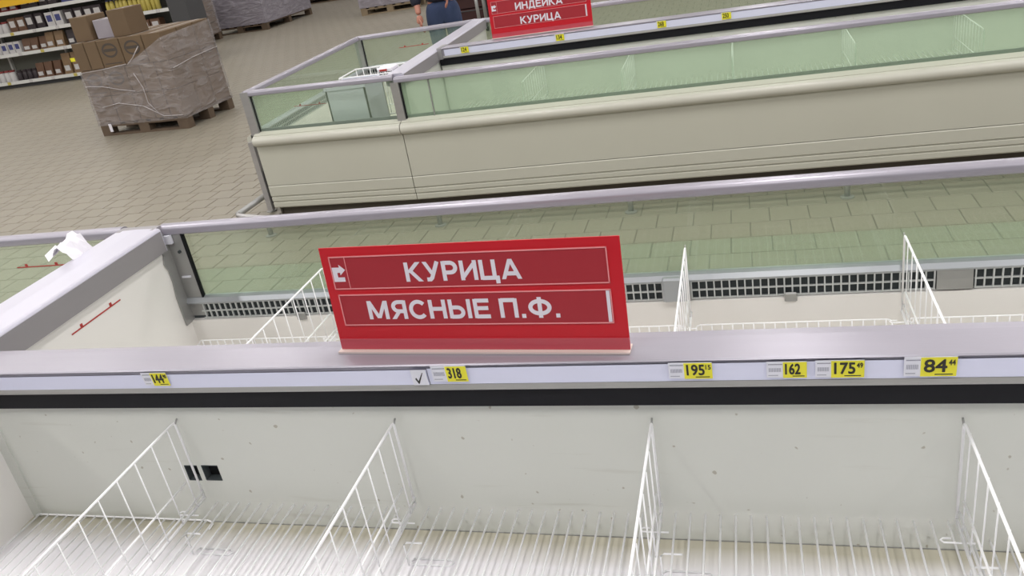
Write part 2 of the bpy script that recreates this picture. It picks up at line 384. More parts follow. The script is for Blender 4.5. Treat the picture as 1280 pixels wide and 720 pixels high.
def spine(root, ys, x0, x1, z=0.872, holes=()):
    """central divider: wall, black band, price rail, cap. ys = face of the wall on the -y side"""
    def fx(p, t): return (x0 + (x1-x0)*t, ys + p[0], p[1])
    d = z - 0.872
    # front wall with openings
    m = MB(); zt = 0.760 + d; zb = 0.36
    hs = sorted(holes); cur = x0
    for (a, b, c0, c1) in hs:
        m.box(cur, a, ys, ys+0.02, zb, zt); m.box(a, b, ys, ys+0.02, zb, c0); m.box(a, b, ys, ys+0.02, c1, zt); cur = b
    m.box(cur, x1, ys, ys+0.02, zb, zt); m.build('spine_wall', M['liner'], root)
    for (a, b, c0, c1) in hs:
        r = MB(); t = 0.0035
        r.box(a, b, ys+0.022, ys+0.03, c0-.003, c1+.003).build('wall_opening', M['void'], root)
        r = MB(); r.box(a, b, ys-0.0006, ys+0.021, c0-.001, c0+.0012).box(a, b, ys-0.0006, ys+0.021, c1-.0012, c1+.001).box(a-.001, a+.0012, ys-0.0006, ys+0.021, c0, c1)
        r.build('opening_trim', M['gap'], root)
    MB().box(x0, x1, ys+0.045, ys+0.065, 0.36, zt).build('spine_wall', M['liner'], root)
    MB().prism([(-0.014,0.755+d),(0.074,0.755+d),(0.074,0.805+d),(-0.014,0.805+d)], fx).build('black_band', M['black'], root)
    MB().prism([(-0.024,0.804+d),(-0.026,0.810+d),(-0.024,0.818+d),(0.0,0.818+d),(0.0,0.804+d)], fx).build('rail_edge', M['edge'], root)
    cap = [(-0.020,0.816+d),(-0.024,0.862+d),(-0.027,0.866+d),(-0.030,0.869+d),(-0.027,0.8715+d),(-0.018,0.872+d),(0.060,0.873+d),(0.085,0.871+d),(0.092,0.867+d),(0.095,0.860+d),(0.095,0.816+d)]
    MB().prism(cap, fx).build('spine_cap', M['lilac'], root)

def strips(root, ys, z, spans, m):
    d = z - 0.872
    for k, (a, b, dz) in enumerate(spans):
        MB().prism(
            [(-0.0235,0.819),(-0.0268,0.860),(-0.0255,0.860),(-0.0222,0.819)], lambda p, t: (a+(b-a)*t, ys+p[0], p[1]+d+dz)).build('paper_strip', m, root)

# ============================================================ NEAR ISLAND
YS = 1.452
near_r = thing('freezer_island', (-0.2, 1.5, 0), 'nearest open freezer bay pair with lilac grey spine, in front of the camera', 'freezer')
xc = -1.96
side(near_r, (2.2, 2.36), (xc-0.02, 2.36), (0, 1), 0.90, seg=[(0.02, 1.60), (1.70, 2.375), (2.463, 4.12)], panel_breaks=(2.1,))
side(near_r, (xc-0.02, 0.60), (2.2, 0.60), (0, -1), 0.90)
spine(near_r, YS, -1.96, 2.2, holes=[(-1.411, -1.374, 0.523, 0.569), (-1.360, -1.313, 0.524, 0.570)])
strips(near_r, YS, 0.872, [(-1.95, -0.677, -0.003), (-0.675, 2.2, 0.0)], M['strip'])
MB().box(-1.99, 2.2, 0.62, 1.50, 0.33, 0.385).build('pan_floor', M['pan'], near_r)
MB().box(-1.99, 2.2, 1.50, 2.34, 0.33, 0.385).build('pan_floor', M['pan_far'], near_r)
MB().box(-1.97, 2.2, 1.4505, 1.452, 0.385, 0.3872).build('base_joint', M['steel'], near_r)
# corner strip in the near bay
MB().prism([(-1.99,1.452),(-1.945,1.452),(-1.945,1.447),(-1.985,1.445),(-1.99,1.44)], lambda p, t: (p[0]-0.02*(1-t)*0, p[1], 0.386+(0.75-0.386)*t)).build('corner_strip', M['liner'], near_r)
# cross divider
MB().box(-2.05, -1.975, 0.64, 2.33, 0.33, 0.82).build('end_wall', M['liner_lit'], near_r)
capp = [(-1.957,0.817),(-1.957,0.892),(-1.960,0.898),(-1.967,0.901),(-2.05,0.903),(-2.13,0.901),(-2.137,0.897),(-2.139,0.890),(-2.139,0.817)]
MB().prism(capp[:2]+capp[2:], lambda p, t: (p[0], 0.60+t*1.715, p[1])).build('cross_cap', M['lilac_light'], near_r)
MB().box(-1.9568, -1.9555, 0.61, 2.31, 0.818, 0.890).build('cap_side', M['lilac_dark'], near_r)
MB().box(-2.13, -1.975, 2.30, 2.345, 0.870, 0.9015).build('cap_end_plate', M['lilac_dark'], near_r)
def loadline(root, x, ya, yb, z, s=0.0015):
    m = MB(); m.box(x, x+s, ya, yb, z, z+0.004)
    L = yb-ya
    for q in (ya+0.2*L, ya+0.8*L): m.box(x, x+s, q-0.005, q+0.005, z+0.004, z+0.014)
    m.build('load_line', M['redline'], root)
loadline(near_r, -1.9748, 1.815, 2.045, 0.762)
# steel bracket at the glass end
br = MB(); prof = [(2.290,0.530),(2.345,0.530),(2.352,0.60),(2.352,0.875),(2.300,0.875),(2.300,0.80),(2.288,0.775),(2.300,0.745),(2.300,0.70),(2.290,0.64)]
br.prism(prof, lambda p, t: (-1.974+0.006*t, p[0], p[1])).build('glass_bracket', M['steel'], near_r)
MB().box(-1.968, -1.905, 2.340, 2.346, 0.545, 0.868).build('bracket_flange', M['steel'], near_r)
MB().box(-1.905, -1.898, 2.338, 2.352, 0.60, 0.868).build('rubber_gasket', M['black'], near_r)
MB().box(-1.966, -1.94, 2.326, 2.338, 0.835, 0.866).build('bracket_clip', M['card'], near_r)
MB().tube([(-1.93, 2.334, 0.80), (-1.93, 2.341, 0.80)], 0.006, 8).build('screw', M['gap'], near_r)
MB().box(-1.955, -1.92, 2.334, 2.34, 0.70, 0.706).build('bracket_slot', M['card'], near_r)
MB().cbox(-0.262, -0.185, 2.300, 2.325, 0.545, 0.622, 0.006).build('lip_cover', M['chrome'], near_r)
for x in (-1.52, 0.11):
    MB().cbox(x-0.018, x+0.018, 2.318, 2.328, 0.522, 0.55, 0.004).build('grille_clip', M['steel'], near_r)

# end cabinet left of the cross divider
def end_cabinet(label, xa, xb, y0, y1, zr, yl0=None, yl1=None, lines_front=(), lines_back=()):
    yl0 = yl0 if yl0 is not None else y0; yl1 = yl1 if yl1 is not None else y1
    r = thing('end_freezer', ((xa+xb)/2, (y0+y1)/2, 0), label, 'freezer')
    side(r, (xb, y1), (xa, yl1), (0, 1), zr, low=False, lines=lines_back, gl='glass_mid')
    side(r, (xa, yl0), (xb, y0), (0, -1), zr, low=False, lines=lines_front, gl='glass_mid')
    side(r, (xa, yl1), (xa, yl0), (-1, 0), zr, low=False, gl='glass_mid')
    MB().box(xa+0.02, xb, y0+0.02, y1-0.02, 0.33, 0.39).build('pan_floor', M['pan_far'], r)
    for (x, y, sx, sy) in ((xa, yl0, 1, 1), (xa, yl1, 1, -1)):
        m = MB(); m.box(x-0.026, x+0.032, y-0.026, y+0.026, 0.585, zr-0.008)
        m.build('corner_post', M['alu'], r)
        MB().box(x-0.055, x-0.018, y-0.055 if sy > 0 else y+0.018, y-0.018 if sy > 0 else y+0.055, 0.07, 0.55).build('lower_post', M['alu'], r)
        MB().box(x+0.032, x+0.037, y-0.008, y+0.008, 0.60, zr-0.03).build('rubber_gasket', M['black'], r)
    return r
endn = end_cabinet('end freezer beyond the cross divider at the left edge, behind the paper scrap', -4.4, -2.145, 0.60, 2.36, 0.90,
                   lines_back=((0.30, 0.770, 0.232),))

# paper scrap
pm = MB(); pp = thing('paper_scrap', (-2.16, 2.19, 0.90), 'crumpled white paper scrap lying on the edge of the cross divider', 'paper')
rows = []
for i in range(7):
    row = []
    for j in range(6):
        u = i/6; v = j/5
        row.append(Vector((-2.205+0.085*u+0.010*math.sin(5*v), 2.07+0.14*v, 0.914+0.042*math.sin(3.0*u+1.5*v)+random.uniform(-0.01, 0.012)-0.02*u)))
    rows.append(row)
for i in range(6):
    for j in range(5): pm.quad(rows[i][j], rows[i+1][j], rows[i+1][j+1], rows[i][j+1])
pm.build('crumpled_sheet', M['paper'], pp)
pm = MB(); pm.quad((-2.222,2.07,0.925),(-2.195,2.05,0.910),(-2.18,2.10,0.935),(-2.215,2.12,0.94)).quad((-2.21,2.15,0.94),(-2.19,2.15,0.945),(-2.18,2.20,0.925),(-2.21,2.19,0.93)).build('torn_corner', M['paper'], pp)

# ------------------------------------------------------------ wire dividers
def make_divider(label, group, L=0.66, h=0.235, low=0.05, gap=0.0635):
    """local: x=0 plane, y from 0 (spine end) to -L, top at z=h"""
    t = thing('wire_divider', (0, 0, 0), label, 'divider', group)
    MB().tube([(0,0,0.0),(0,0,h-0.008),(0,-0.004,h-0.002),(0,-0.012,h),(0,-L+0.02,h),(0,-L,h-0.02),(0,-L,0.0)], 0.0031, 7).build('frame', M['wire'], t, True, True)
    wm = MB().tube([(0,0,0.0),(0,0,h)], 0.0016, 5).mesh('wire', M['wire'], True)
    k = 0.035
    while k < L-0.02:
        o = bpy.data.objects.new('wire', wm); C.objects.link(o); o.parent = t; o.location = (0.003, -k, 0); k += gap
    MB().tube([(0,-0.04,low+0.03),(0,-L,low+0.03)], 0.0026, 6).build('lower_bar', M['wire'], t, True, True)
    MB().tube([(0.004,0.0,low-0.03),(0.004,-L,low-0.03)], 0.0026, 6).build('lower_bar', M['wire'], t, True, True)
    MB().tube([(0,0.0,0.0),(0,-L,0.0)], 0.004, 6).build('base_bar', M['wire'], t, True, True)
    MB().tube([(-0.02,-0.05,-0.004),(-0.035,-0.05,-0.004),(-0.04,-0.055,-0.004),(-0.035,-0.062,-0.004),(0.02,-0.062,-0.004)], 0.002, 5).build('hook', M['wire'], t, True, True)
    MB().tube([(0,-0.002,h-0.008),(0,0.012,h+0.002)], 0.0022, 5).build('bare_tip', M['steel'], t, True, True)
    return t
div0 = make_divider('white wire divider nearest the two black wall openings', 'wire dividers in the near bay')
dl = [(-1.375, 'white wire divider nearest the two black wall openings'), (-0.792, 'white wire divider under the left part of the red sign'),
      (-0.212, 'white wire divider just below the right end of the red sign'), (0.372, 'white wire divider below the 84 price label')]
for i, (x, lb) in enumerate(dl):
    o = div0 if i == 0 else copy_tree(div0)
    o.location = (x, 1.438, 0.478); o['label'] = lb
    o.rotation_euler = (0, 0, (0.0, 0.0, -0.0, 0.0)[i])
rl = [(-1.365, 'white wire divider in the rear bay left of the red sign'), (-0.770, 'white wire divider in the rear bay hidden behind the red sign'),
      (-0.183, 'white wire divider in the rear bay just right of the red sign'), (0.408, 'white wire divider at the far right of the rear bay')]
for x, lb in rl:
    o = copy_tree(div0); o.location = (x, 2.288, 0.495); o['label'] = lb; o['group'] = 'wire dividers in the rear bay'

# ------------------------------------------------------------ wire shelves
def make_shelf(label, group, W=0.57, L=0.70, n=18, up=0.036, y_end=0.0):
    """local: x 0..W, back edge y=0, z=0 flat, back tips turned up"""
    t = thing('wire_shelf', (0, 0, 0), label, 'shelf', group)
    rim = up >= 0
    if up < 0: up = 0.0
    if up > 0: pts = [(0,0.0,up),(0,0.0,0.006),(0,-0.006,0),(0,-L,0)]
    else: pts = [(0,0,0),(0,-L,0)]
    wm = MB().tube(pts, 0.0024, 6).mesh('wire', M['wire'], True)
    for k in range(n):
        o = bpy.data.objects.new('wire', wm); C.objects.link(o); o.parent = t; o.location = ((k+0.5)*W/n, 0, 0)
    for y in ([-0.27, -0.40, -0.54, -0.68] if not rim or up > 0 else [-0.30, -0.52, -0.68]):
        MB().tube([(0.004,y,-0.004),(W-0.004,y,-0.004)], 0.0026, 6).build('cross_bar', M['wire'], t, True, True)
    if rim: MB().tube([(0.0,-0.02,up-0.012),(0.0,0.0,up-0.012),(0.003,0.0,up-0.004),(0.012,0.0,up),(W-0.012,0.0,up),(W-0.003,0.0,up-0.004),(W,0.0,up-0.012),(W,-0.02,up-0.012)], 0.0024, 6).build('back_bar', M['wire'], t, True, True)
    return t
def loop(x, y, z, parent):
    MB().tube([(x-0.045,y,z),(x+0.045,y,z),(x+0.053,y-0.008,z),(x+0.045,y-0.018,z),(x-0.045,y-0.018,z),(x-0.053,y-0.009,z),(x-0.045,y,z)], 0.0022, 6).build('support_loop', M['wire'], parent, True)
gnear = [(-1.360, 0.555, 0.462, 'white wire shelf between the black wall openings and the sign', 0.030),
         (-0.776, 0.552, 0.466, 'white wire shelf directly below the red sign', 0.036),
         (-0.197, 0.556, 0.470, 'white wire shelf below the labels 195, 162 and 175', 0.036),
         (0.388, 0.560, 0.425, 'lower white wire shelf at the right edge beyond the last divider', 0.036)]
base = make_shelf(gnear[0][3], 'wire shelves in the near bay', up=-1)
for i, (x, W_, z, lb, u) in enumerate(gnear):
    o = base if i == 0 else copy_tree(base)
    o.location = (x, 1.440, z); o['label'] = lb
flat = make_shelf('white wire shelf lying flat in the left corner of the near bay', 'wire shelves in the near bay', W=0.575, n=18, up=0.0)
flat.location = (-1.958, 1.440, 0.400)
for i, x in enumerate((-1.375, -0.792, -0.212, 0.372)):
    t = thing('wire_bracket', (x, 1.32, 0.386), ('white wire loop on the pan beside the black wall openings', 'white wire loop on the pan left of centre below the sign',
              'white wire loop on the pan below the 195 label', 'white wire loop on the pan near the right edge divider')[i], 'bracket', 'wire loops on the pan')
    loop(x+0.055, 1.352, 0.389, t)
    MB().tube([(x+0.004,1.33,0.389),(x+0.004,1.33,0.45),(x+0.012,1.33,0.458),(x+0.05,1.33,0.458)], 0.0022, 6).build('upright_hook', M['wire'], t, True)
rear_base = make_shelf('white wire shelf in the rear bay left corner', 'wire shelves in the rear bay', W=0.55, up=0.032)
# rear bay baskets: only the back rims show over the spine
for i, (x, lb) in enumerate(((-1.95, 'white wire shelf in the rear bay left corner'), (-1.350, 'white wire shelf in the rear bay left of the sign'), (-0.755, 'white wire shelf in the rear bay behind the sign'),
                             (-0.168, 'white wire shelf in the rear bay between its two right dividers'), (0.424, 'white wire shelf at the right end of the rear bay'))):
    o = rear_base if i == 0 else copy_tree(rear_base); o.location = (x, 2.285, 0.438); o['label'] = lb; o['group'] = 'wire shelves in the rear bay'
    if i == 0: o.location.x = -1.94

# ------------------------------------------------------------ price labels
def price(x0, xy, x1, zt, zb, main, sup, label, ys=YS, z=0.872, dx_tilt=0.0, far=False):
    W = x1-x0; H = zt-zb
    tilt = math.atan2(0.0033, 0.041)
    t = thing('price_label', (x0, ys-0.0262-0.0012, zb), label, 'price label', 'yellow price labels' if not far else 'yellow price labels on the far spine', (math.pi/2+tilt*-1+0, 0, 0))
    t.rotation_euler = (math.pi/2 + tilt, 0, dx_tilt)
    MB().box(0, W, 0, H, 0, 0.0006).build('card', M['card'], t, local=True)
    yx = xy-x0
    MB().box(yx, W, -0.001, H*0.96, 0.0006, 0.0010).build('price_field', M['yellow'], t, local=True)
    if main:
        textmesh(main, H*0.92, M['ink'], t, 'price_digits', (yx+0.10*(W-yx), H*0.22, 0.0012), (0, 0, 0), width=(W-yx)*0.62, offset=0.0007)
        if sup: textmesh(sup, H*0.40, M['ink'], t, 'price_cents', (yx+0.77*(W-yx), H*0.56, 0.0012), (0, 0, 0), width=(W-yx)*0.18, offset=0.0002)
        m = MB(); m.box(W-(W-yx)*0.6, W-(W-yx)*0.1, H*0.06, H*0.11, 0.0010, 0.0013)
        m.build('fine_print', M['ink'], t, local=True)
        m = MB(); m.box(0.003, yx-0.001, H*0.80, H*0.86, 0.0006, 0.0009)
        k = 0.004
        while k < yx-0.004: m.box(k, k+0.0011, H*0.36, H*0.60, 0.0006, 0.0009); k += 0.0021
        m.box(0.003, yx*0.7, H*0.12, H*0.16, 0.0006, 0.0009)
        m.build('barcode', M['greyink'], t, local=True)
    return t
price(-1.400, -1.375, -1.330, 0.866, 0.829, '144', '90', 'yellow price label reading 144, alone at the left')
price(-0.664, -0.632, -0.585, 0.869, 0.829, '318', '', 'yellow price label reading 318, right of the tick card')
price(-0.165, -0.135, -0.081, 0.866, 0.828, '195', '15', 'yellow price label reading 195 right of the red sign')
price(0.020, 0.050, 0.093, 0.864, 0.827, '162', '', 'yellow price label reading 162, between 195 and 175')
price(0.108, 0.136, 0.194, 0.865, 0.826, '175', '49', 'yellow price label reading 175, immediately right of 162')
price(0.261, 0.289, 0.349, 0.869, 0.826, '84', '44', 'yellow price label reading 84, the rightmost one')
# tick card
t = thing('tick_card', (-0.712, YS-0.0275, 0.820), 'small white card with a black tick mark beside the 318 label', 'card', rot=(math.pi/2+0.08, 0, 0))
MB().box(0, 0.035, 0, 0.040, 0, 0.0006).build('card', M['card'], t, local=True)
tm = MB(); P2 = [(0.007,0.017),(0.010,0.020),(0.0135,0.011),(0.026,0.033),(0.0275,0.0325),(0.0145,0.004),(0.0125,0.004)]
tm.prism(P2, lambda p, q: (p[0], p[1], 0.0007+0.0004*q)).build('tick_mark', M['ink'], t, local=True)

# ------------------------------------------------------------ aisle signs
def _bowl(x0, x1, yt, yb, n=10):
    cy = (yt+yb)/2; r_ = abs(yt-yb)/2
    return [(x0, yt)] + [(x1 + r_*math.sin(math.pi*k/n)*(1), cy + (yt-cy)*math.cos(math.pi*k/n)) for k in range(n+1)] + [(x0, yb)]
def _arc(cx, cy, rx, ry, a0, a1, n=22):
    return [(cx+rx*math.cos(math.radians(a0+(a1-a0)*k/n)), cy+ry*math.sin(math.radians(a0+(a1-a0)*k/n))) for k in range(n+1)]
a_ = 0.085
GL = {'К': (.80, [[(a_,0),(a_,1)], [(.68,1),(.17,.46)], [(.27,.56),(.72,0)]]),
 'У': (.78, [[(.08,1),(.41,.36)], [(.71,1),(.36,.17),(.28,.09),(.11,.09)]]),
 'Р': (.74, [[(a_,0),(a_,1)], _bowl(a_, .40, 1-a_, .42)]),
 'И': (.80, [[(a_,0),(a_,1)], [(.71,0),(.71,1)], [(a_,.12),(.71,.88)]]),
 'Й': (.80, [[(a_,0),(a_,1)], [(.71,0),(.71,1)], [(a_,.12),(.71,.88)], [(.22,1.26),(.3,1.16),(.5,1.16),(.58,1.26)]]),
 'Ц': (.88, [[(a_,1),(a_,0)], [(.66,1),(.66,0)], [(a_,a_),(.87,a_)], [(.79,.17),(.79,-.2)]]),
 'А': (.88, [[(.07,0),(.44,1)], [(.44,1),(.81,0)], [(.2,.28),(.68,.28)]]),
 'М': (.96, [[(a_,0),(a_,1)], [(.875,0),(.875,1)], [(a_+.01,1),(.48,.06)], [(.48,.06),(.865,1)]]),
 'Я': (.76, [[(.67,0),(.67,1)], [(.755-x, y) for x, y in _bowl(a_, .36, 1-a_, .42)], [(.40,.42),(.10,0)]]),
 'С': (.80, [_arc(.43, .5, .345, .415, 42, 318)]),
 'Н': (.78, [[(a_,0),(a_,1)], [(.69,0),(.69,1)], [(a_,.52),(.69,.52)]]),
 'Ы': (1.0, [[(a_,0),(a_,1)], _bowl(a_, .38, .58, a_), [(.91,0),(.91,1)]]),
 'Е': (.72, [[(a_,0),(a_,1)], [(a_,1-a_),(.69,1-a_)], [(a_,.52),(.64,.52)], [(a_,a_),(.70,a_)]]),
 'П': (.78, [[(a_,0),(a_,1)], [(.69,0),(.69,1)], [(a_,1-a_),(.69,1-a_)]]),
 'Ф': (1.0, [_arc(.5, .52, .40, .32, 0, 360, 30), [(.5,-.02),(.5,1.04)]]),
 'Д': (.90, [[(.02,a_),(.88,a_)], [(a_,.17),(a_,-.2)], [(.81,.17),(.81,-.2)], [(.18,.1),(.27,.6),(.29,1)], [(.29,1-a_),(.70,1-a_)], [(.70,1),(.70,.1)]]),
 '.': (.20, [[(.02,a_),(.19,a_)]])}
def letters(text, x, z, width, h, f, m, parent, o0):
    tot = 0
    for ch in text: tot += (.30 if ch == ' ' else GL[ch][0] + .12)
    tot -= .12; sx = width/tot; cur = 0; sw = .101
    for ch in text:
        if ch == ' ': cur += .30; continue
        gw, pls = GL[ch]; b = MB()
        for pi, pl in enumerate(pls):
            P_ = [Vector(((cur+p[0])*sx, p[1]*h)) for p in pl]; n = len(P_); hw = sw*h; L_, R__ = [], []
            for k in range(n):
                d0 = (P_[k]-P_[k-1]).normalized() if k > 0 else (P_[1]-P_[0]).normalized()
                d1 = (P_[k+1]-P_[k]).normalized() if k < n-1 else d0
                if (P_[0]-P_[-1]).length < 1e-6 and k in (0, n-1): d0 = (P_[-1]-P_[-2]).normalized(); d1 = (P_[1]-P_[0]).normalized()
                tn = (d0+d1).normalized(); nm = Vector((-tn.y, tn.x)); c = max(0.5, nm.dot(Vector((-d1.y, d1.x))))
                if n == 2 and abs(d1.x) > .15 and abs(d1.y) > .15: # slanted strokes end flat
                    e = Vector((hw/abs(d1.y), 0)) * (1 if nm.x > 0 else -1)
                    L_.append(P_[k]+e*.92); R__.append(P_[k]-e*.92)
                else: L_.append(P_[k]+nm*hw/c); R__.append(P_[k]-nm*hw/c)
            for k in range(n-1):
                b.prism([(q.x+x, q.y+z) for q in (L_[k], L_[k+1], R__[k+1], R__[k])], lambda p, q: f(p[0], p[1], o0+(0.0006+0.00006*pi)*q))
        b.build('letter', m, parent, local=True); cur += gw + .12
def sign(loc, yaw, tilt, sc, lines, label):
    t = thing('aisle_sign', loc, label, 'sign', rot=(0, 0, yaw)); t.scale = (sc, sc, sc)
    W, H = 0.659, 0.246; a = math.radians(tilt)
    def f(x, z, o):  # board plane; o towards the camera
        return (x, z*math.sin(a) - o*math.cos(a), z*math.cos(a) + o*math.sin(a))
    def slab(name, x0, x1, z0, z1, o0, o1, m, par=t):
        b = MB(); b.prism([(x0,z0),(x1,z0),(x1,z1),(x0,z1)], lambda p, q: f(p[0], p[1], o0+(o1-o0)*q)); return b.build(name, m, par, local=True)
    slab('board', 0, W, 0.006, H, -0.0015, 0.0015, M['signred'])
    def holder(x0, x1, z0, z1):
        e = 0.0022; o = MB()
        for (a0, a1, b0, b1) in ((x0,x1,z1-e,z1),(x0,x1,z0,z0+e),(x0,x0+e,z0,z1),(x1-e,x1,z0,z1)):
            o.prism([(a0,b0),(a1,b0),(a1,b1),(a0,b1)], lambda p, q: f(p[0], p[1], 0.0015+0.003*q))
        o.build('slot_frame', M['frame'], t, local=True)
        slab('card_insert', x0+e, x1-e, z0+e, z1-e, 0.0015, 0.003, M['insert'])
    holder(0.020, 0.632, 0.150, 0.226); holder(0.024, 0.632, 0.063, 0.137)
    slab('slot_divider', 0.0575, 0.0590, 0.152, 0.224, 0.003, 0.0042, M['frame'])
    # turn arrow
    ar = [(0.021,0.168),(0.049,0.168),(0.049,0.178),(0.033,0.178),(0.033,0.190),(0.040,0.190),(0.040,0.180),(0.055,0.193),(0.042,0.208),(0.041,0.201),(0.021,0.201)]
    ar = [(0.023,0.168),(0.050,0.168),(0.050,0.178),(0.034,0.178),(0.034,0.189),(0.041,0.189),(0.041,0.183),(0.0545,0.195),(0.041,0.207),(0.041,0.201),(0.023,0.201)]
    MB().prism(ar, lambda p, q: f(p[0], p[1], 0.003+0.0006*q)).build('arrow_mark', M['signwhite'], t, local=True)
    slab('white_strip', 0.6215, 0.6285, 0.066, 0.134, 0.003, 0.0038, M['signwhite'])
    for (s, x, z, wd, h) in lines:
        letters(s, x, z, wd, h, f, M['signwhite'], t, 0.0032)
    slab('clear_lip', 0.002, W, 0.002, 0.030, 0.0015, 0.0045, M['lip_red'])
    MB().box(-0.002, W+0.001, -0.016, 0.020, 0.0, 0.0045).build('stand_foot', M['foot'], t, local=True)
    return t
sign((-0.8985, 1.492, 0.8732), -0.049, 4, 1.0, [('КУРИЦА', 0.196, 0.164, 0.256, 0.0435), ('МЯСНЫЕ П.Ф.', 0.089, 0.0775, 0.434, 0.0435)],
     'near red sign reading КУРИЦА and МЯСНЫЕ П.Ф. on the lilac spine')

# ============================================================ FAR ISLAND
FS = 5.53
far_r = thing('freezer_island', (0.4, 5.7, 0), 'far open freezer bay pair with cream front panel across the aisle', 'freezer')
X0 = -2.03
side(far_r, (3.4, 6.80), (X0, 6.80), (0, 1), 0.875, low=False)
f_far = side(far_r, (X0, 4.80), (3.4, 4.80), (0, -1), 0.862, low=False, gl='glass_far')
spine(far_r, FS, -1.975, 3.4, z=0.882)
strips(far_r, FS, 0.882, [(-1.93, 3.4, 0)], M['strip'])
MB().box(-1.977, -1.945, FS-0.035, FS+0.1, 0.81, 0.886).build('spine_end_cap', M['alu'], far_r)
MB().box(-2.03, 3.4, 4.83, 6.77, 0.33, 0.39).build('pan_floor', M['pan_far'], far_r)
MB().box(-2.023, -1.985, 4.84, 6.77, 0.33, 0.80).build('end_wall', M['liner'], far_r)
MB().box(-2.030, -2.0235, 4.84, 6.77, 0.33, 0.80).build('end_wall_back', M['steel'], far_r)
MB().prism([(-1.975,0.795),(-1.975,0.868),(-1.985,0.876),(-2.085,0.876),(-2.095,0.868),(-2.095,0.805)], lambda p, t: (p[0], 4.82+1.96*t, p[1])).build('cross_cap', M['lilac_light'], far_r)
MB().box(-1.9745, -1.973, 4.83, 6.77, 0.797, 0.866).build('cap_side', M['lilac_dark'], far_r)
MB().box(-2.055, -2.003, 4.772, 4.80, 0.588, 0.832).build('joint_post', M['alu'], far_r)
MB().box(-2.003, -1.996, 4.785, 4.80, 0.59, 0.84).build('rubber_gasket', M['black'], far_r)
MB().box(-1.82, -1.814, 4.79, 4.806, 0.59, 0.84).build('glass_joint', M['steel'], far_r)
MB().box(-1.90, -1.86, 6.74, 6.775, 0.60, 0.85).build('bracket_flange', M['steel'], far_r)
endf = end_cabinet('far end freezer with glass corner, left of the far island', -3.10, -2.035, 4.80, 6.80, 0.878, yl0=4.86, yl1=6.74,
                   lines_front=((0.33, 0.742, 0.235),), lines_back=((0.46, 0.735, 0.26),))
for i, (x, lb) in enumerate(((-1.262, 'faint wire divider behind far glass, leftmost one'), (-0.668, 'faint wire divider behind far glass, second from the left'), (-0.050, 'faint wire divider behind far glass, middle one'),
                             (0.590, 'faint wire divider behind far glass, second from the right'), (1.205, 'faint wire divider behind far glass, rightmost one'))):
    o = copy_tree(div0); o.location = (x, FS-0.015, 0.49); o['label'] = lb; o['group'] = 'wire dividers behind the far glass'
for i, (x, lb) in enumerate(((-1.85, 'wire shelf inside the far freezer, at its left end'), (-1.245, 'wire shelf inside the far freezer, left of centre'), (-0.64, 'wire shelf inside the far freezer, below the second far label'),
                             (-0.02, 'wire shelf inside the far freezer, right of centre'), (0.61, 'wire shelf inside the far freezer, at the right edge'))):
    o = copy_tree(base); o.scale = (1, 0.93, 1); o.location = (x, FS-0.015, 0.50); o['label'] = lb; o['group'] = 'wire shelves in the far freezer'
for (x, s, lb) in ((-1.815, '124', 'small yellow label at the left end of the far spine'), (-1.160, '134', 'small yellow label under the right end of the far sign'),
               (-0.505, '268', 'third yellow label from the left on the far spine'), (-0.110, '250', 'rightmost yellow label in view on the far spine')):
    price(x, x+0.006, x+0.062, 0.876, 0.834, s, '', lb, ys=FS, far=True)
sign((-1.60, 5.585, 0.886), 0.0, 4, 1.04, [('ИНДЕЙКА', 0.178, 0.158, 0.305, 0.044), ('КУРИЦА', 0.200, 0.070, 0.262, 0.044)],
     'far red sign reading ИНДЕЙКА and КУРИЦА on the far spine')
# things inside the far end freezer
t = thing('storage_bin', (-2.47, 5.15, 0.39), 'grey blue plastic bin standing inside the far end freezer', 'bin')
m = MB(); m.box(-2.61,-2.33,5.00,5.01,0.39,0.80).box(-2.61,-2.33,5.29,5.30,0.39,0.80).box(-2.61,-2.60,5.0,5.3,0.39,0.80).box(-2.34,-2.33,5.0,5.3,0.39,0.80).box(-2.61,-2.33,5.0,5.3,0.39,0.40)
m.build('body', M['bin'], t)
MB().box(-2.617,-2.323,4.994,5.002,0.785,0.805).build('rim', M['bin'], t)
t = thing('wire_basket', (-2.4, 5.5, 0.45), 'small white wire basket beside the grey bin in the end freezer', 'basket')
x0,x1,y0,y1,z0,z1 = -2.70,-2.20,5.42,5.72,0.5,0.78
MB().tube([(x0,y0,z1),(x1,y0,z1),(x1,y1,z1),(x0,y1,z1),(x0,y0,z1)],0.005,6).build('rim', M['wire'], t, True)
MB().tube([(x0,y0,z0),(x1,y0,z0),(x1,y1,z0),(x0,y1,z0),(x0,y0,z0)],0.004,6).build('base_frame', M['wire'], t, True)
wm = MB().tube([(0,0,z0),(0,0,z1)],0.003,5).mesh('wire', M['wire'], True)
for k in range(10):
    for yy in (y0, y1):
        o = bpy.data.objects.new('wire', wm); C.objects.link(o); o.parent = t; o.location = Vector((x0+(x1-x0)*k/9, yy, 0)) - t.location
t = thing('small_packet', (-2.14, 4.98, 0.80), 'small white and red packet at the near end of the far cross cap', 'packet')
MB().cbox(-2.19,-2.09,4.93,5.05,0.876,0.90,0.008).build('wrapper', M['paper'], t); MB().box(-2.17,-2.12,4.926,4.931,0.88,0.892).build('red_patch', M['redline'], t)

